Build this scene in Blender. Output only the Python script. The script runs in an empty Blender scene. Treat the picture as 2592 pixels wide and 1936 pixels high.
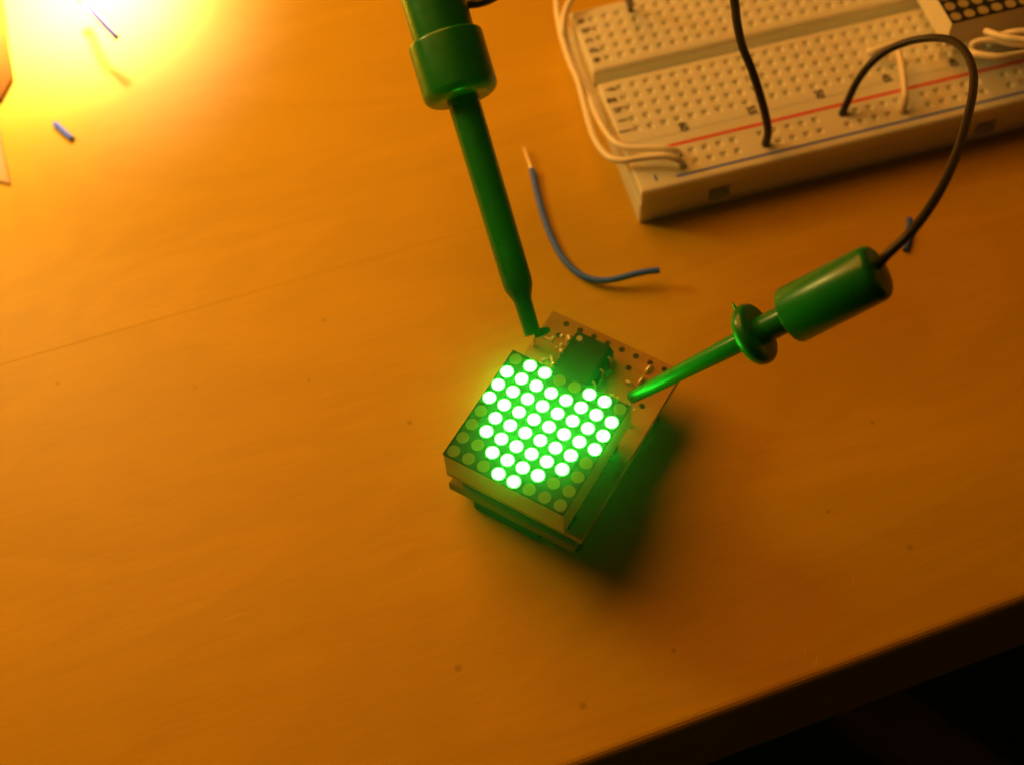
import bpy, bmesh, math, random
from mathutils import Vector, Matrix

random.seed(7)
MM = 0.001
scene = bpy.context.scene
col = scene.collection

# ------------------------------------------------------------------ camera
# axes of the camera (rows: right, down, forward) and its place in millimetres
R = Matrix(((0.86037222, 0.50725241, -0.0495444),
            (0.41627548, -0.75547792, -0.50593264),
            (-0.29406525, 0.41466627, -0.86114895)))
C = Vector((52.81885417, -79.63871596, 195.59555087))
F = 3468.84
cam_data = bpy.data.cameras.new("camera")
cam = bpy.data.objects.new("camera", cam_data)
col.objects.link(cam)
rot = Matrix((R[0], -R[1], -R[2])).transposed()
cam.matrix_world = Matrix.Translation(C * MM) @ rot.to_4x4()
cam_data.sensor_width = 36.0
cam_data.sensor_fit = 'HORIZONTAL'
cam_data.lens = F / 2592 * 36.0
cam_data.clip_start = 0.005
cam_data.clip_end = 50.0
cam_data.dof.use_dof = True
cam_data.dof.focus_distance = 0.203
cam_data.dof.aperture_fstop = (cam_data.lens * MM) / 0.0036
scene.camera = cam

# ------------------------------------------------------------------ world: a dark room
world = bpy.data.worlds.new("World")
scene.world = world
world.use_nodes = True
bg = world.node_tree.nodes["Background"]
bg.inputs[0].default_value = (1.0, 0.45, 0.12, 1)
bg.inputs[1].default_value = 0.021


# ------------------------------------------------------------------ lamps
def aim(o, target):
    o.rotation_euler = (Vector(target) * MM - o.location).to_track_quat('-Z', 'Y').to_euler()


def area_lamp(name, loc, target, size, power, color, shape='DISK', size_y=None):
    d = bpy.data.lights.new(name, 'AREA')
    d.shape = shape
    d.size = size * MM
    if size_y:
        d.size_y = size_y * MM
    d.energy = power
    d.color = color
    o = bpy.data.objects.new(name, d)
    o.location = Vector(loc) * MM
    col.objects.link(o)
    aim(o, target)
    return o


# the shaded table lamp to the left of the picture
area_lamp("desk_lamp", (-232, 84, 242), (-20, 0, 0), 330, 1.26, (1.0, 0.32, 0.035))
# the small bright lamp that burns out the table in the top left corner
for nm, watts, cone in (("work_lamp", 19.0, 33), ("work_lamp_rim", 2.8, 55)):
    sd = bpy.data.lights.new(nm, 'SPOT')
    sd.energy = watts
    sd.color = (1.0, 0.78, 0.56)
    sd.spot_size = math.radians(cone)
    sd.spot_blend = 1.0
    sd.shadow_soft_size = 14 * MM
    so = bpy.data.objects.new(nm, sd)
    so.location = Vector((-160, 90, 80)) * MM
    col.objects.link(so)
    aim(so, (-147, 56, 0))
# added point light that lifts and yellows the left of the table
pd = bpy.data.lights.new("added_table_fill", 'POINT')
pd.energy = 0.46
pd.color = (1.0, 0.66, 0.15)
pd.shadow_soft_size = 20 * MM
po = bpy.data.objects.new("added_table_fill", pd)
po.location = Vector((-172, 14, 96)) * MM
col.objects.link(po)

scene.view_settings.view_transform = 'Standard'
scene.view_settings.look = 'None'
scene.view_settings.exposure = 0.0
scene.view_settings.gamma = 1.0
scene.cycles.max_bounces = 8
scene.cycles.sample_clamp_indirect = 4.0
scene.cycles.use_denoising = True


# ------------------------------------------------------------------ helpers
def at(px, py, z):
    """millimetre point of the scene that the photograph shows at that pixel, at height z"""
    d = R.transposed() @ Vector(((px - 1296) / F, (py - 968) / F, 1.0))
    return C + d * ((z - C.z) / d.z)


def tag(o, label=None, cat=None, group=None, kind=None):
    if label: o['label'] = label
    if cat: o['category'] = cat
    if group: o['group'] = group
    if kind: o['kind'] = kind
    return o


def empty(name, loc=(0, 0, 0), rz=0.0, label=None, cat=None, group=None):
    o = bpy.data.objects.new(name, None)
    o.empty_display_size = 0.005
    o.location = Vector(loc) * MM
    o.rotation_euler = (0, 0, rz)
    col.objects.link(o)
    return tag(o, label, cat, group)


def mesh_obj(name, me, mat, parent=None):
    o = bpy.data.objects.new(name, me)
    col.objects.link(o)
    if mat is not None and not me.materials:
        me.materials.append(mat)
    if parent: o.parent = parent
    return o


def from_data(name, verts, faces, mat, parent=None, smooth=False, loc=(0, 0, 0)):
    me = bpy.data.meshes.new(name)
    me.from_pydata([tuple(c * MM for c in v) for v in verts], [], faces)
    me.validate()
    bm = bmesh.new(); bm.from_mesh(me)
    bmesh.ops.recalc_face_normals(bm, faces=bm.faces)
    bm.to_mesh(me); bm.free()
    if smooth:
        me.polygons.foreach_set('use_smooth', [True] * len(me.polygons))
    o = mesh_obj(name, me, mat, parent)
    o.location = Vector(loc) * MM
    return o


def from_bm(name, bm, mat, parent=None, smooth=False, sharp=None):
    """bm in millimetres"""
    bmesh.ops.scale(bm, vec=(MM, MM, MM), verts=bm.verts)
    me = bpy.data.meshes.new(name)
    bmesh.ops.recalc_face_normals(bm, faces=bm.faces)
    if sharp is not None:
        for f in bm.faces: f.smooth = True
        for e in bm.edges:
            if len(e.link_faces) == 2 and e.calc_face_angle(0) > math.radians(sharp):
                e.smooth = False
    bm.to_mesh(me); bm.free()
    if smooth:
        me.polygons.foreach_set('use_smooth', [True] * len(me.polygons))
    return mesh_obj(name, me, mat, parent)


def box_bm(x0, x1, y0, y1, z0, z1, bevel=0.0, seg=2):
    bm = bmesh.new()
    bmesh.ops.create_cube(bm, size=1)
    for v in bm.verts:
        v.co = ((x0 + x1) / 2 + v.co.x * (x1 - x0), (y0 + y1) / 2 + v.co.y * (y1 - y0), (z0 + z1) / 2 + v.co.z * (z1 - z0))
    if bevel:
        bmesh.ops.bevel(bm, geom=bm.edges[:], offset=bevel, segments=seg, affect='EDGES', profile=0.5)
    return bm


def prism_bm(outline, z0, z1, bevel=0.0):
    bm = bmesh.new()
    lo = [bm.verts.new((x, y, z0)) for x, y in outline]
    hi = [bm.verts.new((x, y, z1)) for x, y in outline]
    n = len(outline)
    bm.faces.new(lo[::-1]); bm.faces.new(hi)
    for i in range(n):
        bm.faces.new((lo[i], lo[(i + 1) % n], hi[(i + 1) % n], hi[i]))
    bmesh.ops.recalc_face_normals(bm, faces=bm.faces)
    if bevel:
        es = [e for e in bm.edges if abs(e.verts[0].co.z - e.verts[1].co.z) < 1e-6]
        bmesh.ops.bevel(bm, geom=es, offset=bevel, segments=2, affect='EDGES', profile=0.5)
    return bm


def spline(pts, per=8):
    """centripetal Catmull-Rom through the points"""
    P = [Vector(p) for p in pts]
    P = [P[0] * 2 - P[1]] + P + [P[-1] * 2 - P[-2]]
    out = []
    for i in range(1, len(P) - 2):
        p0, p1, p2, p3 = P[i - 1:i + 3]
        t0 = 0.0
        t1 = t0 + max((p1 - p0).length, 1e-4) ** 0.5
        t2 = t1 + max((p2 - p1).length, 1e-4) ** 0.5
        t3 = t2 + max((p3 - p2).length, 1e-4) ** 0.5
        for k in range(per):
            t = t1 + (t2 - t1) * k / per
            a1 = p0 * ((t1 - t) / (t1 - t0)) + p1 * ((t - t0) / (t1 - t0))
            a2 = p1 * ((t2 - t) / (t2 - t1)) + p2 * ((t - t1) / (t2 - t1))
            a3 = p2 * ((t3 - t) / (t3 - t2)) + p3 * ((t - t2) / (t3 - t2))
            b1 = a1 * ((t2 - t) / (t2 - t0)) + a2 * ((t - t0) / (t2 - t0))
            b2 = a2 * ((t3 - t) / (t3 - t1)) + a3 * ((t - t1) / (t3 - t1))
            out.append(b1 * ((t2 - t) / (t2 - t1)) + b2 * ((t - t1) / (t2 - t1)))
    out.append(P[-2])
    return out


def tube(name, pts, r, mat, parent=None, per=8, seg=14, smooth_path=True):
    path = spline(pts, per) if smooth_path else [Vector(p) for p in pts]
    verts, faces = [], []
    t_prev = None
    nrm = None
    for i, p in enumerate(path):
        a = path[max(i - 1, 0)]; b = path[min(i + 1, len(path) - 1)]
        t = (b - a).normalized()
        if nrm is None:
            nrm = t.orthogonal().normalized()
        else:
            nrm = (t_prev.rotation_difference(t) @ nrm)
            nrm = (nrm - t * nrm.dot(t)).normalized()
        bn = t.cross(nrm)
        t_prev = t
        for k in range(seg):
            a_ = 2 * math.pi * k / seg
            verts.append(p + (nrm * math.cos(a_) + bn * math.sin(a_)) * r)
    n = len(path)
    for i in range(n - 1):
        for k in range(seg):
            k2 = (k + 1) % seg
            faces.append((i * seg + k, i * seg + k2, (i + 1) * seg + k2, (i + 1) * seg + k))
    faces.append(tuple(range(seg))[::-1])
    faces.append(tuple((n - 1) * seg + k for k in range(seg)))
    o = from_data(name, verts, faces, mat, parent, smooth=True)
    for p in o.data.polygons:
        if len(p.vertices) > 4: p.use_smooth = False
    return o


def lathe(name, origin, axis, profile, mat, parent=None, seg=40, sharp=35):
    """profile: (distance along the axis, radius) in millimetres"""
    origin = Vector(origin); d = Vector(axis).normalized()
    u = d.orthogonal().normalized(); w = d.cross(u)
    bm = bmesh.new()
    rings = []
    for s, r in profile:
        if r < 1e-6:
            rings.append([bm.verts.new(origin + d * s)])
        else:
            rings.append([bm.verts.new(origin + d * s + (u * math.cos(2 * math.pi * k / seg) + w * math.sin(2 * math.pi * k / seg)) * r) for k in range(seg)])
    for a, b in zip(rings, rings[1:]):
        for k in range(seg):
            k2 = (k + 1) % seg
            if len(a) == 1 and len(b) == 1: continue
            if len(a) == 1: bm.faces.new((a[0], b[k], b[k2]))
            elif len(b) == 1: bm.faces.new((a[k], a[k2], b[0]))
            else: bm.faces.new((a[k], a[k2], b[k2], b[k]))
    for rg in (rings[0], rings[-1]):
        if len(rg) > 1: bm.faces.new(rg)
    return from_bm(name, bm, mat, parent, sharp=sharp)


def fillet(s0, r0, s1, r1, convex=True, n=5):
    """quarter ellipse from (s0,r0) to (s1,r1); leaves along the radius when convex, else along the axis"""
    out = []
    for i in range(n + 1):
        a = math.pi / 2 * i / n
        if convex: out.append((s0 + (s1 - s0) * (1 - math.cos(a)), r0 + (r1 - r0) * math.sin(a)))
        else: out.append((s0 + (s1 - s0) * math.sin(a), r0 + (r1 - r0) * (1 - math.cos(a))))
    return out


# ------------------------------------------------------------------ materials
def new_mat(name):
    m = bpy.data.materials.new(name)
    m.use_nodes = True
    nt = m.node_tree
    return m, nt, nt.nodes["Principled BSDF"]


def plain(name, color, rough=0.5, metal=0.0, spec=0.5, var=0.06, scale=600.0, bump=0.0, bump_scale=2500.0, coat=0.0, sss=0.0, sss_r=(1, 1, 1), sss_scale=0.001):
    m, nt, b = new_mat(name)
    geo = nt.nodes.new("ShaderNodeNewGeometry")
    nz = nt.nodes.new("ShaderNodeTexNoise"); nz.inputs["Scale"].default_value = scale; nz.inputs["Detail"].default_value = 4
    nt.links.new(geo.outputs["Position"], nz.inputs["Vector"])
    mr = nt.nodes.new("ShaderNodeMapRange")
    mr.inputs[3].default_value = 1 - var; mr.inputs[4].default_value = 1 + var
    nt.links.new(nz.outputs[0], mr.inputs[0])
    mx = nt.nodes.new("ShaderNodeVectorMath"); mx.operation = 'SCALE'
    mx.inputs[0].default_value = color
    nt.links.new(mr.outputs[0], mx.inputs["Scale"])
    nt.links.new(mx.outputs[0], b.inputs["Base Color"])
    rr = nt.nodes.new("ShaderNodeMapRange")
    rr.inputs[3].default_value = max(rough - 0.08, 0.02); rr.inputs[4].default_value = min(rough + 0.08, 1)
    nt.links.new(nz.outputs[0], rr.inputs[0])
    nt.links.new(rr.outputs[0], b.inputs["Roughness"])
    b.inputs["Metallic"].default_value = metal
    b.inputs["Specular IOR Level"].default_value = spec
    b.inputs["Coat Weight"].default_value = coat
    b.inputs["Coat Roughness"].default_value = 0.16
    if sss:
        b.inputs["Subsurface Weight"].default_value = sss
        b.inputs["Subsurface Radius"].default_value = sss_r
        b.inputs["Subsurface Scale"].default_value = sss_scale
    if bump:
        n2 = nt.nodes.new("ShaderNodeTexNoise"); n2.inputs["Scale"].default_value = bump_scale; n2.inputs["Detail"].default_value = 3
        nt.links.new(geo.outputs["Position"], n2.inputs["Vector"])
        bp = nt.nodes.new("ShaderNodeBump"); bp.inputs["Strength"].default_value = bump; bp.inputs["Distance"].default_value = 0.0001
        nt.links.new(n2.outputs[0], bp.inputs["Height"])
        nt.links.new(bp.outputs[0], b.inputs["Normal"])
    return m


TABLE_ANG = math.atan2(52.7, 44.1)


def wood_mat():
    m, nt, b = new_mat("lacquered_wood")
    N = nt.nodes.new; L = nt.links.new
    geo = N("ShaderNodeNewGeometry"); oi = N("ShaderNodeObjectInfo")
    mp = N("ShaderNodeMapping"); mp.vector_type = 'TEXTURE'
    mp.inputs["Rotation"].default_value = (0, 0, TABLE_ANG)
    L(geo.outputs["Position"], mp.inputs["Vector"])
    off = N("ShaderNodeCombineXYZ")
    mul = N("ShaderNodeMath"); mul.operation = 'MULTIPLY'; mul.inputs[1].default_value = 0.004
    L(oi.outputs["Random"], mul.inputs[0]); L(mul.outputs[0], off.inputs[2])
    add = N("ShaderNodeVectorMath"); L(mp.outputs[0], add.inputs[0]); L(off.outputs[0], add.inputs[1])
    # broad wandering of the grain
    sc1 = N("ShaderNodeVectorMath"); sc1.operation = 'MULTIPLY'; sc1.inputs[1].default_value = (9, 34, 30)
    L(add.outputs[0], sc1.inputs[0])
    n1 = N("ShaderNodeTexNoise"); n1.inputs["Scale"].default_value = 1; n1.inputs["Detail"].default_value = 5; n1.inputs["Distortion"].default_value = 0.6
    L(sc1.outputs[0], n1.inputs["Vector"])
    # growth rings out of contour lines of the broad noise
    wv = N("ShaderNodeMath"); wv.operation = 'MULTIPLY'; wv.inputs[1].default_value = 60
    L(n1.outputs[0], wv.inputs[0])
    sn = N("ShaderNodeMath"); sn.operation = 'SINE'; L(wv.outputs[0], sn.inputs[0])
    # fine fibres
    sc2 = N("ShaderNodeVectorMath"); sc2.operation = 'MULTIPLY'; sc2.inputs[1].default_value = (130, 1500, 400)
    L(add.outputs[0], sc2.inputs[0])
    n2 = N("ShaderNodeTexNoise"); n2.inputs["Scale"].default_value = 1; n2.inputs["Detail"].default_value = 5
    L(sc2.outputs[0], n2.inputs["Vector"])
    # pores
    n3 = N("ShaderNodeTexNoise"); n3.inputs["Scale"].default_value = 5200; n3.inputs["Detail"].default_value = 2
    L(geo.outputs["Position"], n3.inputs["Vector"])

    def lin(src, k):
        s = N("ShaderNodeMath"); s.operation = 'MULTIPLY_ADD'; s.inputs[1].default_value = k; s.inputs[2].default_value = 0
        L(src, s.inputs[0]); return s.outputs[0]

    def plus(a, c):
        s = N("ShaderNodeMath"); s.operation = 'ADD'; L(a, s.inputs[0])
        if isinstance(c, float): s.inputs[1].default_value = c
        else: L(c, s.inputs[1])
        return s.outputs[0]
    v = plus(lin(n1.outputs[0], 0.22), lin(sn.outputs[0], 0.028))
    v = plus(v, lin(n2.outputs[0], 0.18))
    v = plus(v, lin(n3.outputs[0], 0.24))
    v = plus(v, 1.0 - 0.11 - 0.09 - 0.12)
    # small dark knots and specks lying where the table has them
    spots = [(-24.8, -0.1, .7), (3.9, -31.5, .8), (54.0, 18.8, .7), (22.7, -27.3, .8), (40.9, 18.3, .5), (30.3, -13.4, .6), (-48.6, 9.6, .6), (40.6, 36.1, .5), (-81.2, -22.7, .6), (-44, -1.5, .5), (-60, -12, .4)]
    dark = None
    for x, y, r in spots:
        sb = N("ShaderNodeVectorMath"); sb.operation = 'DISTANCE'; sb.inputs[1].default_value = (x * MM, y * MM, 0)
        L(geo.outputs["Position"], sb.inputs[0])
        r1 = N("ShaderNodeMapRange"); r1.interpolation_type = 'SMOOTHSTEP'
        r1.inputs[1].default_value = r * 0.25 * MM; r1.inputs[2].default_value = r * MM
        r1.inputs[3].default_value = 0.29; r1.inputs[4].default_value = 0.0
        L(sb.outputs["Value"], r1.inputs[0])
        dark = r1.outputs[0] if dark is None else plus(dark, r1.outputs[0])
    # faint pale scratches in the lacquer
    for px, py, ang, ln, wd, amt in ((590, 1560, 18, 3.2, .10, .20), (608, 1582, 12, 1.2, .10, .16), (2066, 1672, 78, 1.3, .09, .5), (2160, 1464, 70, .7, .08, .5), (1062, 1440, 60, .7, .09, .35),
                                     (1240, 1620, 35, .6, .09, .3), (800, 1190, 25, 1.6, .08, .12), (2038, 1645, 75, .5, .08, .4), (1905, 1310, 40, .6, .08, .25), (430, 1250, 20, 1.5, .08, .12)):
        c_ = at(px, py, 0)
        e_ = at(px + 10 * math.cos(math.radians(ang)), py - 10 * math.sin(math.radians(ang)), 0) - c_
        sb = N("ShaderNodeMapping"); sb.vector_type = 'TEXTURE'
        sb.inputs["Location"].default_value = c_ * MM
        sb.inputs["Rotation"].default_value = (0, 0, math.atan2(e_.y, e_.x))
        sb.inputs["Scale"].default_value = (ln * MM, wd * MM, 1)
        L(geo.outputs["Position"], sb.inputs["Vector"])
        le = N("ShaderNodeVectorMath"); le.operation = 'LENGTH'; L(sb.outputs[0], le.inputs[0])
        r1 = N("ShaderNodeMapRange"); r1.inputs[1].default_value = 0.3; r1.inputs[2].default_value = 1.0
        r1.inputs[3].default_value = -amt; r1.inputs[4].default_value = 0.0
        L(le.outputs["Value"], r1.inputs[0])
        dark = plus(dark, r1.outputs[0])
    inv = N("ShaderNodeMath"); inv.operation = 'SUBTRACT'; inv.inputs[0].default_value = 1.0; L(dark, inv.inputs[1])
    fin = N("ShaderNodeMath"); fin.operation = 'MULTIPLY'; L(v, fin.inputs[0]); L(inv.outputs[0], fin.inputs[1])
    colr = N("ShaderNodeVectorMath"); colr.operation = 'SCALE'; colr.inputs[0].default_value = (0.60, 0.375, 0.003)
    L(fin.outputs[0], colr.inputs["Scale"])
    L(colr.outputs[0], b.inputs["Base Color"])
    b.inputs["Roughness"].default_value = 0.5
    b.inputs["Specular IOR Level"].default_value = 0.3
    bp = N("ShaderNodeBump"); bp.inputs["Strength"].default_value = 0.25; bp.inputs["Distance"].default_value = 0.00006
    hh = plus(n2.outputs[0], lin(n3.outputs[0], 0.5))
    L(hh, bp.inputs["Height"]); L(bp.outputs[0], b.inputs["Normal"])
    return m


def glow(name, color, strength):
    m, nt, b = new_mat(name)
    b.inputs["Base Color"].default_value = (0.3, 0.4, 0.25, 1)
    b.inputs["Emission Color"].default_value = (*color, 1)
    b.inputs["Emission Strength"].default_value = strength
    return m


M_WOOD = wood_mat()
M_WOODDARK = plain("dark_wood", (0.10, 0.06, 0.03), 0.6, var=0.25, scale=60)
M_RAIL = plain("brown_wood", (0.34, 0.20, 0.06), 0.6, var=0.2, scale=60)
M_FLOOR = plain("dark_floor", (0.012, 0.010, 0.008), 0.7, var=0.4, scale=12)
M_IVORY = plain("ivory_plastic", (0.77, 0.82, 0.76), 0.42, var=0.03, scale=900, bump=0.12, bump_scale=4000, sss=0.5, sss_r=(1.0, 0.7, 0.35), sss_scale=0.0022)
M_CONTACT = plain("phosphor_bronze", (0.75, 0.55, 0.28), 0.4, metal=1.0)
M_RED = plain("red_print", (0.75, 0.02, 0.01), 0.6, var=0.1, scale=3000)
M_BLUE = plain("blue_print", (0.09, 0.19, 0.95), 0.6, var=0.1, scale=3000)
M_INK = plain("black_print", (0.045, 0.04, 0.04), 0.7, var=0.2, scale=4000)
M_WHITEWIRE = plain("white_insulation", (0.92, 0.90, 0.78), 0.3, var=0.03, coat=0.3)
M_BLACKWIRE = plain("black_insulation", (0.022, 0.02, 0.02), 0.42, var=0.15)
M_BLUEWIRE = plain("blue_insulation", (0.03, 0.14, 0.85), 0.5, var=0.08, scale=1500)
M_DIMBLUEWIRE = plain("dimmed_blue_insulation", (0.085, 0.095, 0.42), 0.7, spec=0.05, var=0.1, scale=1500)  # blue insulation darkened to offset the strong lamplight on that offcut
M_TIN = plain("tinned_copper", (0.95, 0.86, 0.62), 0.3, metal=0.6, var=0.1, scale=3000)
M_GREEN = plain("green_plastic", (0.006, 0.17, 0.02), 0.3, var=0.10, scale=500, bump=0.08, bump_scale=1200, coat=0.12)
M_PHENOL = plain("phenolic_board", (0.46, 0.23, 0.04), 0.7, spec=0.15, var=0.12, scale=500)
M_PHENOLSHADE = plain("shaded_phenolic_board", (0.27, 0.14, 0.03), 0.8, spec=0.1, var=0.15, scale=500)  # phenolic darkened, shade under the display put into its colour
M_COPPER = plain("copper_pad", (0.85, 0.5, 0.25), 0.35, metal=1.0)
M_CHIP = plain("black_moulded_plastic", (0.020, 0.024, 0.020), 0.8, spec=0.15, var=0.2, scale=2000)
M_PLATE = plain("dark_face_plate", (0.024, 0.028, 0.022), 0.85, spec=0.12, var=0.1, scale=2000)
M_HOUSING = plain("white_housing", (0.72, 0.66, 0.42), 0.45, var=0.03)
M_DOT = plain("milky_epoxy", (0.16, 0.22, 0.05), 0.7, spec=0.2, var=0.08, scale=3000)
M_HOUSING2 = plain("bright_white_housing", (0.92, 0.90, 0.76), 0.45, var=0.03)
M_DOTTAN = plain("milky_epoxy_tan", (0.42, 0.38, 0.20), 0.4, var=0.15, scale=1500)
M_LIT = glow("green_light", (0.030, 1.0, 0.031), 36.0)
M_SHADECARD = plain("shade_toned_card", (0.17, 0.06, 0.004), 0.9, spec=0.1, var=0.1)  # dark tone stands in for a face turned away from the lamp
M_PAPER = plain("buff_card", (0.62, 0.42, 0.16), 0.8, var=0.06)

# ------------------------------------------------------------------ floor and table
bmf = bmesh.new()
bmesh.ops.create_grid(bmf, x_segments=1, y_segments=1, size=2500)
for v in bmf.verts: v.co.z = -730
tag(from_bm("floor", bmf, M_FLOOR), kind='structure', label="dark floor far below the table edge")

t_dir = Vector((math.cos(TABLE_ANG), math.sin(TABLE_ANG), 0))
t_nrm = Vector((t_dir.y, -t_dir.x, 0))        # points out over the front edge
edge0 = Vector((72.0, 18.8, 0))
table = empty("wooden_table", (edge0.x, edge0.y, 0), TABLE_ANG,
              "honey coloured lacquered plank table that everything lies on", "table")
# local frame of the table: x along the planks, y away from the front edge (positive = inwards)
seams = [0.0, 93.6, 187.5, 281, 375, 470]
for i in range(5):
    a, b_ = seams[i], seams[i + 1]
    bm = bmesh.new()
    cs = []     # cross-section
    if i == 0:
        cs += [(a + 0.0, -26), (a + 0.0, -1.6)]
        cs += [(a + 1.6 - 1.6 * math.cos(k * math.pi / 10), -1.6 + 1.6 * math.sin(k * math.pi / 10)) for k in range(1, 6)]
    else:
        cs += [(a + 0.008, -26), (a + 0.008, -0.034), (a + 0.14, 0.0)]
    cs += [(b_ - 0.14, 0.0), (b_ - 0.008, -0.034), (b_ - 0.008, -26)]
    mid = (a + b_) / 2       # the planks taper a little along their length
    sl = lambda y, x: y - 0.0321 * x if (i > 0 or y > mid) else y
    lo = [bm.verts.new((-700, sl(y, -700), z)) for y, z in cs]
    hi = [bm.verts.new((700, sl(y, 700), z)) for y, z in cs]
    n = len(cs)
    for k in range(n):
        bm.faces.new((lo[k], lo[(k + 1) % n], hi[(k + 1) % n], hi[k]))
    bm.faces.new(lo); bm.faces.new(hi[::-1])
    from_bm("plank", bm, M_WOOD, table, sharp=6)
from_bm("apron", box_bm(-650, 650, 22, 42, -95, -26.2, 1), M_WOODDARK, table)

# the rail of a chair pushed below the table
rail = [at(2122, 1795, -300), at(2290, 1745, -300), at(2640, 1985, -300), at(2470, 2040, -300)]
bmr = prism_bm([(p.x, p.y) for p in rail], -322, -300, 2)
tag(from_bm("chair_rail", bmr, M_RAIL), "dim brown wooden chair rail in the dark below the table edge", "chair rail")


# ------------------------------------------------------------------ welded plates with real holes
def holed_plate(name, xs, ys, is_hole, z_top, z_low, hole, depth, mat, parent, bevel=(0.25, 0.25, 0.25, 0.25), through=False, chamfer=0.18, seg=4):
    """grid of cells between the lines xs, ys; cells for which is_hole(i, j) get a sunken square (seg 4) or round hole"""
    verts, faces, idx = [], [], {}

    def V(x, y, z):
        k = (round(x, 4), round(y, 4), round(z, 4))
        if k not in idx:
            idx[k] = len(verts); verts.append((x, y, z))
        return idx[k]
    for i in range(len(xs) - 1):
        for j in range(len(ys) - 1):
            x0, x1, y0, y1 = xs[i], xs[i + 1], ys[j], ys[j + 1]
            c = [V(x0, y0, z_top), V(x1, y0, z_top), V(x1, y1, z_top), V(x0, y1, z_top)]
            if not is_hole(i, j):
                faces.append(tuple(c))
                if through: faces.append(tuple(V(x, y, z_low) for x, y in ((x0, y0), (x0, y1), (x1, y1), (x1, y0))))
                continue
            cx, cy = (x0 + x1) / 2, (y0 + y1) / 2

            def ring(h, z):
                if seg == 4:
                    return [V(cx + sx * h, cy + sy * h, z) for sx, sy in ((-1, -1), (1, -1), (1, 1), (-1, 1))]
                return [V(cx + h * math.cos(math.pi * (1.25 + k / 4)), cy + h * math.sin(math.pi * (1.25 + k / 4)), z) for k in range(8)]

            def band(a, b):
                n_ = len(a)
                for k in range(n_): faces.append((a[k], a[(k + 1) % n_], b[(k + 1) % n_], b[k]))

            def collar(c4, rg, flip=False):
                if seg == 4:
                    fs = [(c4[k], c4[(k + 1) % 4], rg[(k + 1) % 4], rg[k]) for k in range(4)]
                else:
                    fs = [(c4[k], c4[(k + 1) % 4], rg[(2 * k + 2) % 8], rg[2 * k + 1], rg[2 * k]) for k in range(4)]
                faces.extend(fs)
            r1 = ring(hole + chamfer, z_top); collar(c, r1)
            r2 = ring(hole, z_top - chamfer * 1.6); band(r1, r2)
            if through:
                r3 = ring(hole, z_low); band(r2, r3)
                collar([V(x, y, z_low) for x, y in ((x0, y0), (x1, y0), (x1, y1), (x0, y1))], r3)
            else:
                r3 = ring(hole * 0.85, z_top - depth); band(r2, r3)
                faces.append(tuple(r3))
    # outer walls with a small rounded edge
    X0, X1, Y0, Y1 = xs[0], xs[-1], ys[0], ys[-1]
    loop = [(x, Y0) for x in xs] + [(X1, y) for y in ys[1:]] + [(x, Y1) for x in xs[-2::-1]] + [(X0, y) for y in ys[-2:0:-1]]

    def push(p, k, dz):
        x, y = p
        if x == X0: x -= bevel[0] * k
        if x == X1: x += bevel[1] * k
        if y == Y0: y -= bevel[2] * k
        if y == Y1: y += bevel[3] * k
        return V(x, y, z_top - dz)
    mb = max(bevel)
    rings = [[V(x, y, z_top) for x, y in loop]]
    if mb > 0:
        for a in (30, 60, 90):
            k = math.sin(math.radians(a))
            rings.append([push(p, k, mb * (1 - math.cos(math.radians(a)))) for p in loop])
        low = []
        for p in loop:
            v = verts[push(p, 1, mb)]
            low.append(V(v[0], v[1], z_low))
        rings.append(low)
    else:
        rings.append([V(x, y, z_low) for x, y in loop])
    for a, b in zip(rings, rings[1:]):
        n = len(a)
        for k in range(n): faces.append((a[k], a[(k + 1) % n], b[(k + 1) % n], b[k]))
    if not through: faces.append(tuple(rings[-1]))
    o = from_data(name, verts, faces, mat, parent)
    return o


def text_mesh(name, s, size, mat, parent, x, y, z, rz):
    cu = bpy.data.curves.new(name, 'FONT')
    cu.body = s; cu.size = size * MM; cu.align_x = 'CENTER'; cu.align_y = 'CENTER'
    cu.resolution_u = 3
    cu.offset = 0.00009
    tmp = bpy.data.objects.new(name, cu)
    col.objects.link(tmp)
    dg = bpy.context.evaluated_depsgraph_get()
    me = bpy.data.meshes.new_from_object(tmp.evaluated_get(dg))
    bpy.data.objects.remove(tmp)
    me.name = name
    o = mesh_obj(name, me, None, parent)
    me.materials.clear(); me.materials.append(mat)
    o.location = Vector((x, y, z)) * MM
    o.rotation_euler = (0, 0, rz)
    return o


# ------------------------------------------------------------------ breadboard
BZ = 8.39
BB_TH = 0.79177121
BB_O = Vector((-17.796, 65.648, 0))
board = empty("breadboard", BB_O, BB_TH, "large ivory solderless breadboard with a red and a blue rail line", "breadboard")
P = 2.54
SH = 0.5          # rows sit half a millimetre further up the board


def bbw(x, y, z):
    """board coordinates to scene millimetres"""
    c, s = math.cos(BB_TH), math.sin(BB_TH)
    return Vector((BB_O.x + c * x - s * y, BB_O.y + s * x + c * y, z))


def strip(y_first, y_lo, y_hi, bev):
    xs = [-3.2] + [P * (k - 0.5) for k in range(64)] + [160.7]
    ys = [y_lo] + [y_first + P * (k - 0.5) for k in range(6)] + [y_hi]
    return holed_plate("terminal_strip", xs, ys, lambda i, j: 0 < i < 64 and 0 < j < 6, BZ, 5.02, 0.37, 0.6, M_IVORY, board, bev, chamfer=0.3)


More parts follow.
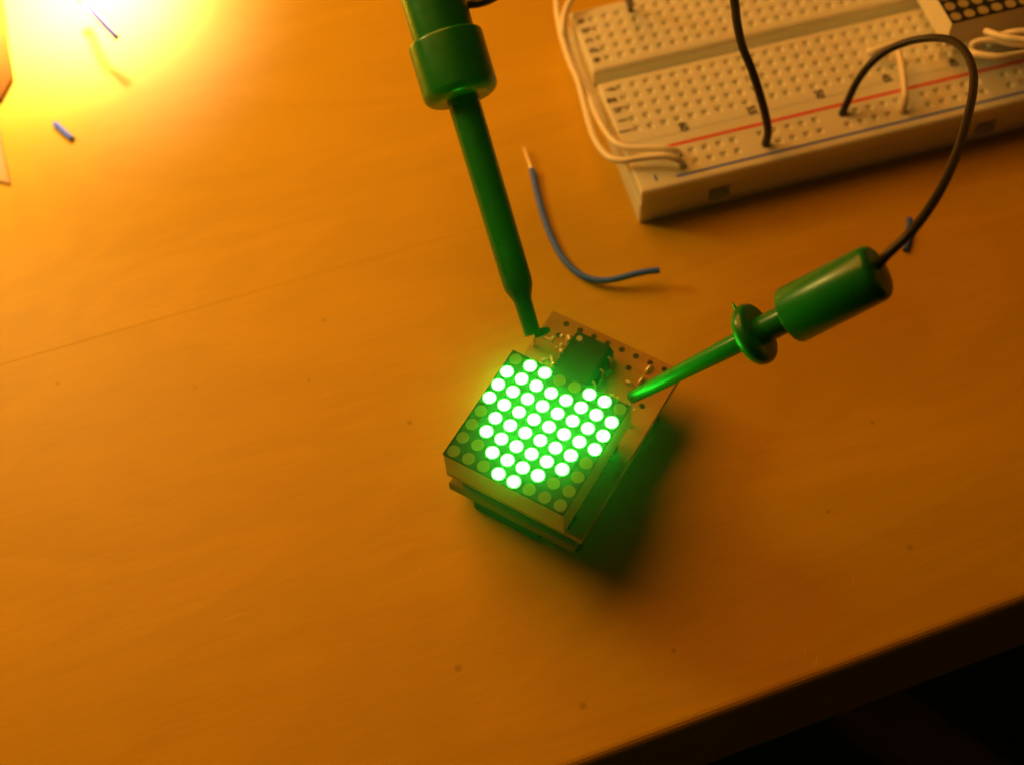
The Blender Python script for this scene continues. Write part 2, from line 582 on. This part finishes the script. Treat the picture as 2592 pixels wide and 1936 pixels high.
strip(SH, -2.45, 12.35, (0.4, 0.4, 0.015, 0.35))
strip(SH + 7 * P, 16.4, 31.0, (0.4, 0.4, 1.0, 0.4))
rail_cols = [2 + 6 * g + k for g in range(10) for k in range(5)]
xs = [-3.2] + [P * (k - 0.5) for k in range(64)] + [160.7]
ys = [-12.9, -7.0 - 1.5 * P, -7.0 - 0.5 * P, -7.0 + 0.5 * P, -2.50]
holed_plate("power_rail", xs, ys, lambda i, j: (i - 1) in rail_cols and j in (1, 2), BZ, 5.02, 0.37, 0.6, M_IVORY, board, (0.4, 0.4, 0.7, 0.015), chamfer=0.3)
base = from_bm("base", box_bm(-3.75, 161.25, -13.55, 31.5, 0.05, 5.0, 0.15, 1), M_IVORY, board)
# dovetail slots along the front of the base, cut for real
for sx in (8.9, 58.9, 108.9):
    cut = from_bm("slot_cutter", box_bm(sx, sx + 4.1, -20, -11.3, 1.5, 5.6), None)
    cut.parent = board
    bpy.context.view_layer.update()
    md = base.modifiers.new("slot", 'BOOLEAN'); md.object = cut; md.operation = 'DIFFERENCE'; md.solver = 'EXACT'
    dg = bpy.context.evaluated_depsgraph_get()
    me = bpy.data.meshes.new_from_object(base.evaluated_get(dg))
    base.modifiers.clear(); base.data = me
    bpy.data.objects.remove(cut)


def stripe(name, x0, x1, y, w, mat, z=BZ + 0.012):
    return from_data(name, [(x0, y - w / 2, z), (x1, y - w / 2, z), (x1, y + w / 2, z), (x0, y + w / 2, z)], [(0, 1, 2, 3)], mat, board)


stripe("red_line", 3.4, 154.2, -4.95, 0.62, M_RED)
stripe("blue_line", 3.3, 154.2, -11.75, 0.55, M_BLUE)
stripe("minus_sign", -0.42, 0.02, -11.0, 1.35, M_BLUE)
for k, ch in enumerate("jihgf"):
    text_mesh("row_letter", ch, 2.5, M_INK, board, -1.85, SH + k * P, BZ + 0.012, -math.pi / 2)
for k, ch in enumerate("edcba"):
    text_mesh("row_letter", ch, 2.5, M_INK, board, -1.85, SH + (7 + k) * P, BZ + 0.012, -math.pi / 2)
for n in range(60, 0, -5):
    x = (63 - n) * P
    text_mesh("column_number", str(n), 2.1, M_INK, board, x + 0.3, -1.55, BZ + 0.012, -math.pi / 2)
    text_mesh("column_number", str(n), 2.1, M_INK, board, x + 0.3, 30.2, BZ + 0.012, -math.pi / 2)


# ------------------------------------------------------------------ LED matrices
def dome_mesh(name, r, h, seg=20, rings=3, skirt=0.0):
    """shallow lens, flat underside left open into the plate"""
    verts, faces = [], []
    rr = (r * r + h * h) / (2 * h)
    verts_rings = []
    for k in range(rings):
        a = math.asin(min(1, r / rr)) * (1 - k / rings)
        z = rr * math.cos(a) - (rr - h)
        verts_rings.append([len(verts) + q for q in range(seg)])
        for q in range(seg):
            verts.append((rr * math.sin(a) * math.cos(2 * math.pi * q / seg), rr * math.sin(a) * math.sin(2 * math.pi * q / seg), z + skirt))
    base = [len(verts) + q for q in range(seg)]
    for q in range(seg): verts.append((r * math.cos(2 * math.pi * q / seg), r * math.sin(2 * math.pi * q / seg), -0.2))
    top = len(verts); verts.append((0, 0, h + skirt))
    for q in range(seg):
        q2 = (q + 1) % seg
        faces.append((base[q], base[q2], verts_rings[0][q2], verts_rings[0][q]))
        for a, b in zip(verts_rings, verts_rings[1:]):
            faces.append((a[q], a[q2], b[q2], b[q]))
        faces.append((verts_rings[-1][q], verts_rings[-1][q2], top))
    me = bpy.data.meshes.new(name)
    me.from_pydata([tuple(c * MM for c in v) for v in verts], [], faces)
    bm = bmesh.new(); bm.from_mesh(me); bmesh.ops.recalc_face_normals(bm, faces=bm.faces); bm.to_mesh(me); bm.free()
    me.polygons.foreach_set('use_smooth', [True] * len(me.polygons))
    return me


HEART = ["01100110", "11111111", "11111111", "11111111", "01111110", "01111110", "00111100", "00011000"]


def led_matrix(housing_name, parent, ox, oy, z0, z1, pitch, pattern, off_mat, shell=None):
    """housing, face plate and 64 lenses; the housing is the parent of the other pieces"""
    h = 10.05
    bm = box_bm(ox - h, ox + h, oy - h, oy + h, z0, z1 - 0.25, 0.12, 2)
    hs = from_bm(housing_name, bm, shell or M_HOUSING, parent)
    from_bm("face_plate", box_bm(ox - h + 0.12, ox + h - 0.12, oy - h + 0.12, oy + h - 0.12, z1 - 0.247, z1, 0.05, 1), M_PLATE, hs)
    bm = bmesh.new()
    rs = []
    for k_, z_ in ((h - 0.02, z1 - 0.3), (h - 0.02, z1 + 0.16), (h - 0.16, z1 + 0.16), (h - 0.16, z1 - 0.2)):
        rs.append([bm.verts.new((ox + sx * k_, oy + sy * k_, z_)) for sx, sy in ((-1, -1), (1, -1), (1, 1), (-1, 1))])
    for a_, b_ in zip(rs, rs[1:] + rs[:1]):
        for q in range(4): bm.faces.new((a_[q], a_[(q + 1) % 4], b_[(q + 1) % 4], b_[q]))
    from_bm("rim", bm, M_PLATE, hs)
    me_on = dome_mesh("lit_lens", 0.99, 0.1, 24, 4, 0.1); me_on.materials.append(M_LIT)
    me_off = dome_mesh("unlit_lens", 0.96, 0.012, 24, 2, 0.008); me_off.polygons.foreach_set('use_smooth', [False] * len(me_off.polygons)); me_off.materials.append(off_mat)
    for j in range(8):
        for i in range(8):
            on = pattern is not None and pattern[j][i] == '1'
            d = mesh_obj("led_dot", me_on if on else me_off, None, hs)
            d.location = Vector((ox + (i - 3.5) * pitch, oy - (j - 3.5) * pitch, z1)) * MM
    return hs


HL = 19.54
unit = empty("led_circuit", (0, 0, 0), 0, "square LED matrix lit with a green heart on a small brown circuit board stack", "LED circuit")
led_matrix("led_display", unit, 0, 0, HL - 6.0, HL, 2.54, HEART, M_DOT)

# perforated boards under it
bx = [-11.8] + [-11.28 + P * (k - 0.5) + 0.0 for k in range(1, 10)] + [12.2]
bxs = [-11.9] + [-10.01 + P * k for k in range(9)] + [11.75]
bys = [-8.0] + [24.0 - P * (k + 0.5) for k in range(12, -1, -1)] + [25.1]
bys = [y for y in bys if y == -8.0 or y > -7.6]
holed_plate("perfboard", bxs, bys, lambda i, j: 0 < i < len(bxs) - 2 and 0 < j and (j == len(bys) - 2 or (i * 7 + j * 13 + i * j) % 5 < 2),
            9.0, 7.4, 0.5, 1.6, M_PHENOL, unit, (0.0, 0.0, 0.0, 0.0), through=True, chamfer=0.04, seg=8)
o2 = [(-11.6, -8.3), (10.6, -8.3), (10.6, 21.5), (9.2, 23.4), (-11.6, 23.4)]
from_bm("lower_board", prism_bm(o2, 3.1, 5.6, 0.25), M_PHENOLSHADE, unit)
from_bm("battery_holder", box_bm(-7.6, 4.2, -8.2, 16.0, 0.05, 3.35, 0.4), M_CHIP, unit)
for sx in (-9.5, 9.5):
    for sy in (-6, 20):
        lathe("standoff", (sx, sy, 0.02), (0, 0, 1), [(0, 0.0), (0, 0.9), (0.3, 1.0), (3.36, 1.0), (3.36, 0)], M_CHIP, unit, seg=16)
# pin headers joining the layers
for sy in (-6.5, 6.5):
    from_bm("pin_header", box_bm(-9.5, 9.5, sy - 1.2, sy + 1.2, 9.02, HL - 6.02, 0.2), M_CHIP, unit)
    from_bm("pin_header", box_bm(-9.5, 9.5, sy - 1.2, sy + 1.2, 5.62, 7.38, 0.2), M_CHIP, unit)

# the chip at the back of the display
chip = from_bm("chip", prism_bm([(-5.25, 10.9), (0.5, 10.9), (0.5, 21.4), (-5.25, 21.4)], 11.4, 13.0, 0.0), M_CHIP, unit)
bmc = bmesh.new(); bmc.from_mesh(chip.data)
for v in bmc.verts:
    if v.co.z < 12.0 * MM:
        v.co.x += (0.45 * MM if v.co.x > -2 * MM else -0.45 * MM)
        v.co.y += (0.35 * MM if v.co.y > 15 * MM else -0.2 * MM)
bmesh.ops.bevel(bmc, geom=bmc.edges[:], offset=0.12 * MM, segments=2, affect='EDGES', profile=0.5)
bmc.to_mesh(chip.data); bmc.free()
lathe("index_mark", (-4.3, 20.3, 13.0), (0, 0, 1), [(0.0, 0.0), (0.0, 0.5), (0.015, 0.5), (0.015, 0.0)], M_DOTTAN, unit, seg=16)
from_bm("chip_socket", box_bm(-5.9, 1.1, 10.8, 21.8, 9.02, 11.38, 0.15), M_CHIP, unit)
for k in range(4):
    y = 12.4 + k * P
    for sx, x in ((-1, -6.1), (1, 1.3)):
        tube("chip_leg", [(x - sx * 0.35, y, 11.9), (x, y, 11.8), (x + sx * 0.12, y, 11.3), (x + sx * 0.15, y, 9.2)], 0.24, M_TIN, unit, per=3, seg=8)


def solder(x, y, r, z=9.0):
    bm = bmesh.new()
    bmesh.ops.create_uvsphere(bm, u_segments=10, v_segments=6, radius=r)
    for v in bm.verts:
        n_ = 0.75 + 0.5 * random.random()
        v.co = Vector((v.co.x * n_, v.co.y * n_, v.co.z * 0.8 * n_)) + Vector((x, y, z))
    from_bm("solder_joint", bm, M_TIN, unit, smooth=True)


for x, y, r in ((-8.2, 21.5, .42), (-7.1, 21.9, .5), (-6.9, 21.2, .35), (-7.4, 20.0, .38), (-7.0, 19.1, .4), (-7.9, 19.2, .3), (-9.3, 20.6, .3), (-7.1, 17.0, .35), (-10.2, 13.3, .35), (-9.6, 12.0, .3),
                (4.1, 15.7, .4), (5.0, 15.8, .28), (2.0, 13.6, .35), (1.2, 14.2, .25), (9.0, 12.1, .35), (-3.0, 22.6, .3), (8.3, 15.2, .25)):
    solder(x, y, r)
for a, b in (((4.8, 18.9), (5.8, 18.9)), ((6.75, 19.6), (6.85, 20.8)), ((6.75, 22.0), (6.9, 23.4)), ((-8.7, 15.9), (-7.9, 16.5)), ((-7.8, 17.3), (-6.9, 16.2))):
    tube("wire_link", [(a[0], a[1], 8.7), (a[0] * .9 + b[0] * .1, a[1] * .9 + b[1] * .1, 9.35), (a[0] * .1 + b[0] * .9, a[1] * .1 + b[1] * .9, 9.4), (b[0], b[1], 8.7)], 0.24, M_TIN, unit, per=4, seg=8)
# the bent pin that the left probe holds
pin_a, pin_b = at(1352, 846, 12.6), at(1401, 865, 12.8)
tube("header_pin", [(pin_a.x - 0.2, pin_a.y, 8.2), (pin_a.x, pin_a.y, 11.9), (pin_a.x * .75 + pin_b.x * .25, pin_a.y * .75 + pin_b.y * .25, 12.7), (pin_b.x, pin_b.y, 12.8)], 0.3, M_TIN, unit, per=5, seg=10)
# the pin under the tip of the right probe
q0 = at(1598, 1010, 17.0)
tube("header_pin", [(q0.x, q0.y, 8.2), (q0.x, q0.y, 12.5), (q0.x, q0.y, 17.6)], 0.3, M_TIN, unit, per=3, seg=10)

# ------------------------------------------------------------------ test hook probes
GROUP_P = "green test hook probes clipped to the circuit"
# left probe: long tapering shaft, wide collar, thick barrel
A0 = Vector((-11.04, 17.36, 13.0)); AX = Vector((-0.651, 0.590, 0.478)).normalized()
pr1 = empty("test_probe", A0, 0, "long dark green test hook probe with wide collar leaning in from the top edge", "test probe", GROUP_P)


def under(parent, o):
    """keep an object built in scene millimetres where it is under a thing that stands elsewhere"""
    o.parent = parent
    o.location = o.location - parent.location
    return o


prof = [(0.0, 0.75), (0.0, 1.28), (0.15, 1.33), (5.3, 1.42), (5.9, 1.5), (7.0, 1.95), (7.8, 2.26), (8.6, 2.38), (9.6, 2.4), (38.0, 2.58), (42, 2.58)]
under(pr1, lathe("shaft", A0, AX, prof, M_GREEN, seg=48, sharp=40))
cp = [(38.9, 2.6), (38.9, 3.6)] + fillet(38.9, 4.6, 40.6, 6.08, True, 6)[0:] + [(48.3, 6.08)]
cp = [(39.1, 2.0), (38.9, 4.4)] + [(38.9 + 1.7 * (1 - math.cos(a * math.pi / 12)), 4.4 + 1.68 * math.sin(a * math.pi / 12)) for a in range(1, 7)] + [(40.6 + 0, 6.08), (48.6, 6.08)] + [(48.6 + 0.6 * math.sin(a * math.pi / 8), 6.08 - 0.6 * (1 - math.cos(a * math.pi / 8))) for a in range(1, 5)] + [(49.2, 4.6)]
under(pr1, lathe("collar", A0, AX, cp, M_GREEN, seg=64, sharp=40))
bp_ = [(49.0, 4.0), (49.0, 5.02), (68.0, 5.02)] + [(68 + 0.9 * math.sin(a * math.pi / 8), 5.02 - 0.9 * (1 - math.cos(a * math.pi / 8))) for a in range(1, 5)] + [(68.9, 0)]
under(pr1, lathe("barrel", A0, AX, bp_, M_GREEN, seg=64, sharp=40))
# a groove rib along the barrel and collar
side = AX.cross(Vector((0, 0, 1))).normalized()
# hook at the tip
hk = [at(1352, 846, 13.3), at(1372, 841, 13.4), at(1392, 835, 13.3)]
bmh = bmesh.new()
ha, hb = hk[0], hk[2]
hd = (hb - ha).normalized(); hu = AX - hd * AX.dot(hd); hu.normalize(); hw = hd.cross(hu)
ring_ = []
for t, w_ in ((0, 0.75), (0.5, 0.62), (0.85, 0.5), (1.0, 0.3)):
    c_ = ha.lerp(hb, t)
    ring_.append([bmh.verts.new(c_ + hu * w_ * su + hw * 0.45 * sw) for su, sw in ((-1, -1), (1, -1), (1, 1), (-1, 1))])
for a, b in zip(ring_, ring_[1:]):
    for k in range(4): bmh.faces.new((a[k], a[(k + 1) % 4], b[(k + 1) % 4], b[k]))
bmh.faces.new(ring_[0]); bmh.faces.new(ring_[-1])
under(pr1, from_bm("hook", bmh, M_GREEN))
lead1 = [A0 + AX * 55 + Vector((1.5, 1.5, -3)), at(1180, 14, 36), at(1215, 8, 36), at(1250, -6, 37), at(1330, -70, 42), at(1480, -190, 50), at(1680, -200, 52), at(1800, -120, 48), at(1853, -20, 41), at(1866, 60, 34),
         at(1879, 118, 29), at(1902, 175, 24.5), at(1922, 235, 20), at(1937, 290, 15.5), at(1944, 335, 11.5), bbw(8 * P, -7.0 - P, 8.6), bbw(8 * P, -7.0 - P, 6.6)]
under(pr1, tube("lead_wire", lead1, 0.72, M_BLACKWIRE, per=10, seg=16))

# right probe: rod, flange, thick barrel
B0 = Vector((9.1, 11.88, 18.5)); BX = Vector((0.620, 0.430, 0.656)).normalized()
pr2 = empty("test_probe", B0, 0, "bright green test hook probe with flange and fat barrel held above the table at right", "test probe", GROUP_P)
under(pr2, lathe("shaft", B0, BX, [(0, 0.55), (0, 0.86), (0.2, 0.97), (20.5, 1.5), (22.5, 1.52)], M_GREEN, seg=40, sharp=40))
fl = [(20.2, 1.45), (20.6, 2.4), (21.0, 3.4), (21.35, 4.05), (21.8, 4.42), (22.4, 4.55), (23.0, 4.45), (23.35, 4.2), (23.5, 3.8), (23.4, 2.0), (23.6, 2.0)]
under(pr2, lathe("flange", B0, BX, fl, M_GREEN, seg=56, sharp=40))
under(pr2, lathe("neck", B0, BX, [(22.6, 1.9), (22.9, 2.0), (29.0, 2.0)], M_GREEN, seg=40, sharp=40))
bl = [(28.4, 2.0), (28.4, 3.7), (28.5, 3.95), (28.75, 4.06), (41.2, 3.96)] + [(41.2 + 1.2 * math.sin(a * math.pi / 10), 3.96 - 0.9 * (1 - math.cos(a * math.pi / 10))) for a in range(1, 6)] + [(42.55, 1.6), (42.55, 0)]
under(pr2, lathe("barrel", B0, BX, bl, M_GREEN, seg=64, sharp=40))
nub = B0 + BX * 22.0
nu = (at(1873, 765, 36) - at(1907, 847, 33)).normalized()
nu = (nu - BX * nu.dot(BX)).normalized()
under(pr2, lathe("moulding_nub", nub + nu * 4.3, nu, [(0, 0.3), (0.5, 0.18), (1.1, 0.1), (1.2, 0)], M_GREEN, seg=10))
tip2 = B0 - BX * 0.2
lead2 = [B0 + BX * 39.0, at(2221, 672, 46.8), at(2249, 642, 49.6), at(2292, 602, 51), at(2332, 556, 51), at(2380, 482, 49.5), at(2420, 394, 46), at(2447, 305, 42), at(2463, 230, 38),
         at(2462, 175, 34.5), at(2440, 128, 31), at(2405, 102, 28), at(2360, 97, 25.5), at(2300, 106, 22.8), at(2240, 132, 20), at(2200, 166, 17.5), at(2168, 210, 14), at(2148, 252, 11), bbw(14 * P, -7.0, 8.6), bbw(14 * P, -7.0, 6.6)]
under(pr2, tube("lead_wire", lead2, 0.66, M_BLACKWIRE, per=10, seg=16))


# ------------------------------------------------------------------ second display, plugged into the breadboard
d2 = empty("led_module", bbw(65.85, 8.1, 0), BB_TH, "unlit LED matrix with dark face and pale sides plugged into the breadboard", "LED display")
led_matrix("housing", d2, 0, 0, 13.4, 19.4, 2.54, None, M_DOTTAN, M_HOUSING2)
for sy in (-7.62, 7.62):
    for k in range(8):
        lathe("pin", ((k - 3.5) * P, sy, 5.9), (0, 0, 1), [(0, 0), (0, 0.25), (7.6, 0.25), (7.6, 0)], M_TIN, d2, seg=8)

# ------------------------------------------------------------------ wires on the breadboard
GROUP_W = "white jumper wires on the breadboard"


def wire(name, pts, r, mat, label, cat, group):
    root = Vector(pts[0])
    t = empty(name, root, 0, label, cat, group)
    return t, under(t, tube("insulation", pts, r, mat, per=8, seg=14))


r2 = lambda x, y, z: at(1400 + x * .18157, 200 + y * .18157, z)
r1 = lambda x, y, z: at(1400 + x * .13562, y * .13562, z)
outer = [bbw(2 * P, -7.0 - P, 6.8), bbw(2 * P, -7.0 - P, 8.7), r2(1735, 1128, 10.2), r2(1600, 1082, 10.8), r2(1400, 1085, 10.6), r2(1200, 1110, 10.2), r2(1000, 1140, 9.8), r2(850, 1125, 9.3), r2(730, 1055, 8.8), r2(645, 950, 8.4),
         r2(560, 790, 8), r2(500, 610, 7.6), r2(450, 420, 7.3), r2(400, 220, 7.2), r1(455, 1480, 7.2), r1(330, 1200, 7.3), r1(225, 900, 7.4), r1(150, 620, 7.6), r1(95, 340, 8), r1(70, 120, 8.4), r1(75, -120, 9), r1(110, -400, 9.5)]
wire("jumper_wire", outer, 0.62, M_WHITEWIRE, "outer of two white wires bent round the left end of the breadboard", "jumper wire", GROUP_W)
inner = [bbw(2 * P, -7.0, 6.8), bbw(2 * P, -7.0, 8.7), r2(1680, 1005, 10.0), r2(1560, 975, 10.5), r2(1400, 970, 10.4), r2(1200, 970, 10.2), r2(1010, 955, 9.9), r2(890, 905, 9.6), r2(790, 815, 9.2), r2(700, 680, 8.8), r2(630, 550, 8.4),
         r2(565, 400, 7.6), r2(500, 230, 6.4), r1(500, 1400, 5.8), r1(385, 1150, 5.9), r1(275, 870, 6.6), r1(190, 560, 8.8), r1(205, 320, 9.6), r1(265, 130, 10), r1(370, -60, 10.4), r1(560, -300, 11)]
wire("jumper_wire", inner, 0.62, M_WHITEWIRE, "inner of two white wires bent round the left end of the breadboard", "jumper wire", GROUP_W)
mid = [bbw(18 * P, SH + 2 * P, 6.8), bbw(18 * P, SH + 2 * P, 8.8), at(2204, 131, 10.4), at(2228, 123, 11.2), at(2252, 116, 11.6), at(2267, 117, 11.8), at(2275, 135, 11.8), at(2283, 170, 11.6), at(2289, 215, 11.0), at(2291, 255, 10.2), bbw(18 * P, -7.0 - P, 8.8), bbw(18 * P, -7.0 - P, 6.8)]
wire("jumper_wire", mid, 0.6, M_WHITEWIRE, "short white jumper wire running under the arching black lead", "jumper wire", GROUP_W)
z1f = lambda x, y, z: at(2390 + x * .0968, y * .0968, z + 6.0)
wire("jumper_wire", [z1f(1090, 830, 14.0), z1f(1130, 840, 14.2), z1f(1260, 885, 14.6), z1f(1450, 950, 15), z1f(1700, 1005, 15.4), z1f(2000, 1050, 15.6), z1f(2300, 1060, 15.8), z1f(2700, 1000, 15)], 0.62, M_WHITEWIRE,
     "bright white wire end lying topmost in front of the unlit display", "jumper wire", GROUP_W)
wire("jumper_wire", [z1f(1480, 930, 13.2), z1f(1620, 890, 13.5), z1f(1800, 850, 14), z1f(2086, 825, 14.4), z1f(2500, 810, 14.6)], 0.58, M_WHITEWIRE,
     "white wire rising to the right edge just above the bright wire end", "jumper wire", GROUP_W)
wire("jumper_wire", [z1f(2700, 1200, 12.5), z1f(2300, 1190, 12.5), z1f(2000, 1170, 12.4), z1f(1700, 1130, 12.2), z1f(1400, 1070, 12), z1f(1150, 1060, 11.8), z1f(900, 1090, 11.4), z1f(760, 1160, 11), z1f(740, 1240, 10.4), z1f(900, 1270, 10.0)], 0.58, M_WHITEWIRE,
     "shaded white wire loop under the bright wire end", "jumper wire", GROUP_W)
wire("jumper_wire", [z1f(690, 1330, 9.4), z1f(760, 1390, 10.2), z1f(900, 1430, 10.6), z1f(1200, 1480, 11), z1f(1500, 1490, 11.2), z1f(1850, 1440, 11.2), z1f(2100, 1390, 11.2), z1f(2500, 1330, 11)], 0.62, M_WHITEWIRE,
     "white wire bowing lowest of the bundle just above the red line", "jumper wire", GROUP_W)
wire("plug_wire", [bbw(3 * P, SH + 11 * P, 6.8), bbw(3 * P, SH + 11 * P, 8.8), at(1596, 6, 14), at(1588, -40, 22), at(1570, -120, 34)], 0.42, M_BLACKWIRE,
     "black wire plugged in near the corner of the breadboard at the top edge", "wire", None)

# ------------------------------------------------------------------ blue wire offcuts on the table
GROUP_B = "blue wire offcuts on the table"
rb = lambda x, y, z: at(1300 + x * .2543, 340 + y * .2543, z)
bw_pts = [rb(184, 350, .9), rb(200, 430, .75), rb(217, 510, .62), rb(262, 690, .52), rb(320, 880, .5), rb(400, 1075, .5), rb(490, 1230, .5), rb(600, 1350, .55), rb(720, 1425, .8), rb(870, 1458, 1.3), rb(1020, 1442, 1.9), rb(1180, 1400, 2.5), rb(1330, 1368, 2.9), rb(1455, 1355, 3.1)]
bw, _ = wire("wire_offcut", bw_pts, 0.56, M_BLUEWIRE, "long curved blue wire offcut with one bare copper end", "wire", GROUP_B)
under(bw, tube("bare_end", [rb(187, 365, .9), rb(170, 330, 1.0), rb(135, 232, 1.1), rb(100, 125, 1.0)], 0.2, M_TIN, per=5, seg=10))
wire("wire_offcut", [at(139, 314, .5), at(150, 324, .5), at(166, 339, .5), at(183, 352, .5)], 0.53, M_BLUEWIRE, "short straight blue wire offcut lying alone at the left edge of the bright patch", "wire", GROUP_B)
wire("wire_offcut", [at(203, 4, 5.5), at(198, -14, 6.2), at(204, -24, 6.6), at(212, -12, 7), at(218, 3, 7.4), at(242, 39, 8.2), at(267, 67, 7.4), at(297, 97, 7.0)], 0.62, M_DIMBLUEWIRE, "blue wire offcut sticking up in the glaring white patch of lamplight", "wire", GROUP_B)
wire("wire_offcut", [at(2302, 554, .5), at(2302, 575, .5), at(2300, 605, .5), at(2291, 634, .5)], 0.53, M_BLUEWIRE, "short blue wire offcut half hidden under the arching black lead", "wire", GROUP_B)

# ------------------------------------------------------------------ card at the left edge
def card(name, pix, z, thick, mat, label):
    pts = [at(x, y, z) for x, y in pix]
    bm = prism_bm([(p.x, p.y) for p in pts], z - thick, z, 0.05)
    return tag(from_bm(name, bm, mat), label, "card", "card pieces at the left edge")


card("card_piece", [(-160, 300), (-6, 318), (9, 395), (24, 465), (2, 459), (-140, 440)], 0.6, 0.5, M_PAPER, "pale pointed corner of card reaching in lower at the left edge")
card("card_piece", [(-160, -60), (4, -20), (31, 195), (0, 250), (-160, 330)], 1.2, 1.1, M_SHADECARD, "pointed card corner with shade put into its brown colour at the left edge beside the glaring patch")

# ------------------------------------------------------------------ added scattering box, stands in for lens bloom round the bright dots
bmz = box_bm(-2700, 2700, -2700, 2700, -1750, 520)
hz = bpy.data.materials.new("bloom_volume")
hz.use_nodes = True
hz.node_tree.nodes.clear()
hout = hz.node_tree.nodes.new("ShaderNodeOutputMaterial")
hvol = hz.node_tree.nodes.new("ShaderNodeVolumePrincipled")
hvol.inputs["Color"].default_value = (1, 1, 1, 1)
hvol.inputs["Density"].default_value = 0.34
hvol.inputs["Anisotropy"].default_value = 0.98
hz.node_tree.links.new(hvol.outputs[0], hout.inputs["Volume"])
tag(from_bm("bloom_haze", bmz, hz), kind='stuff')

bpy.context.view_layer.update()
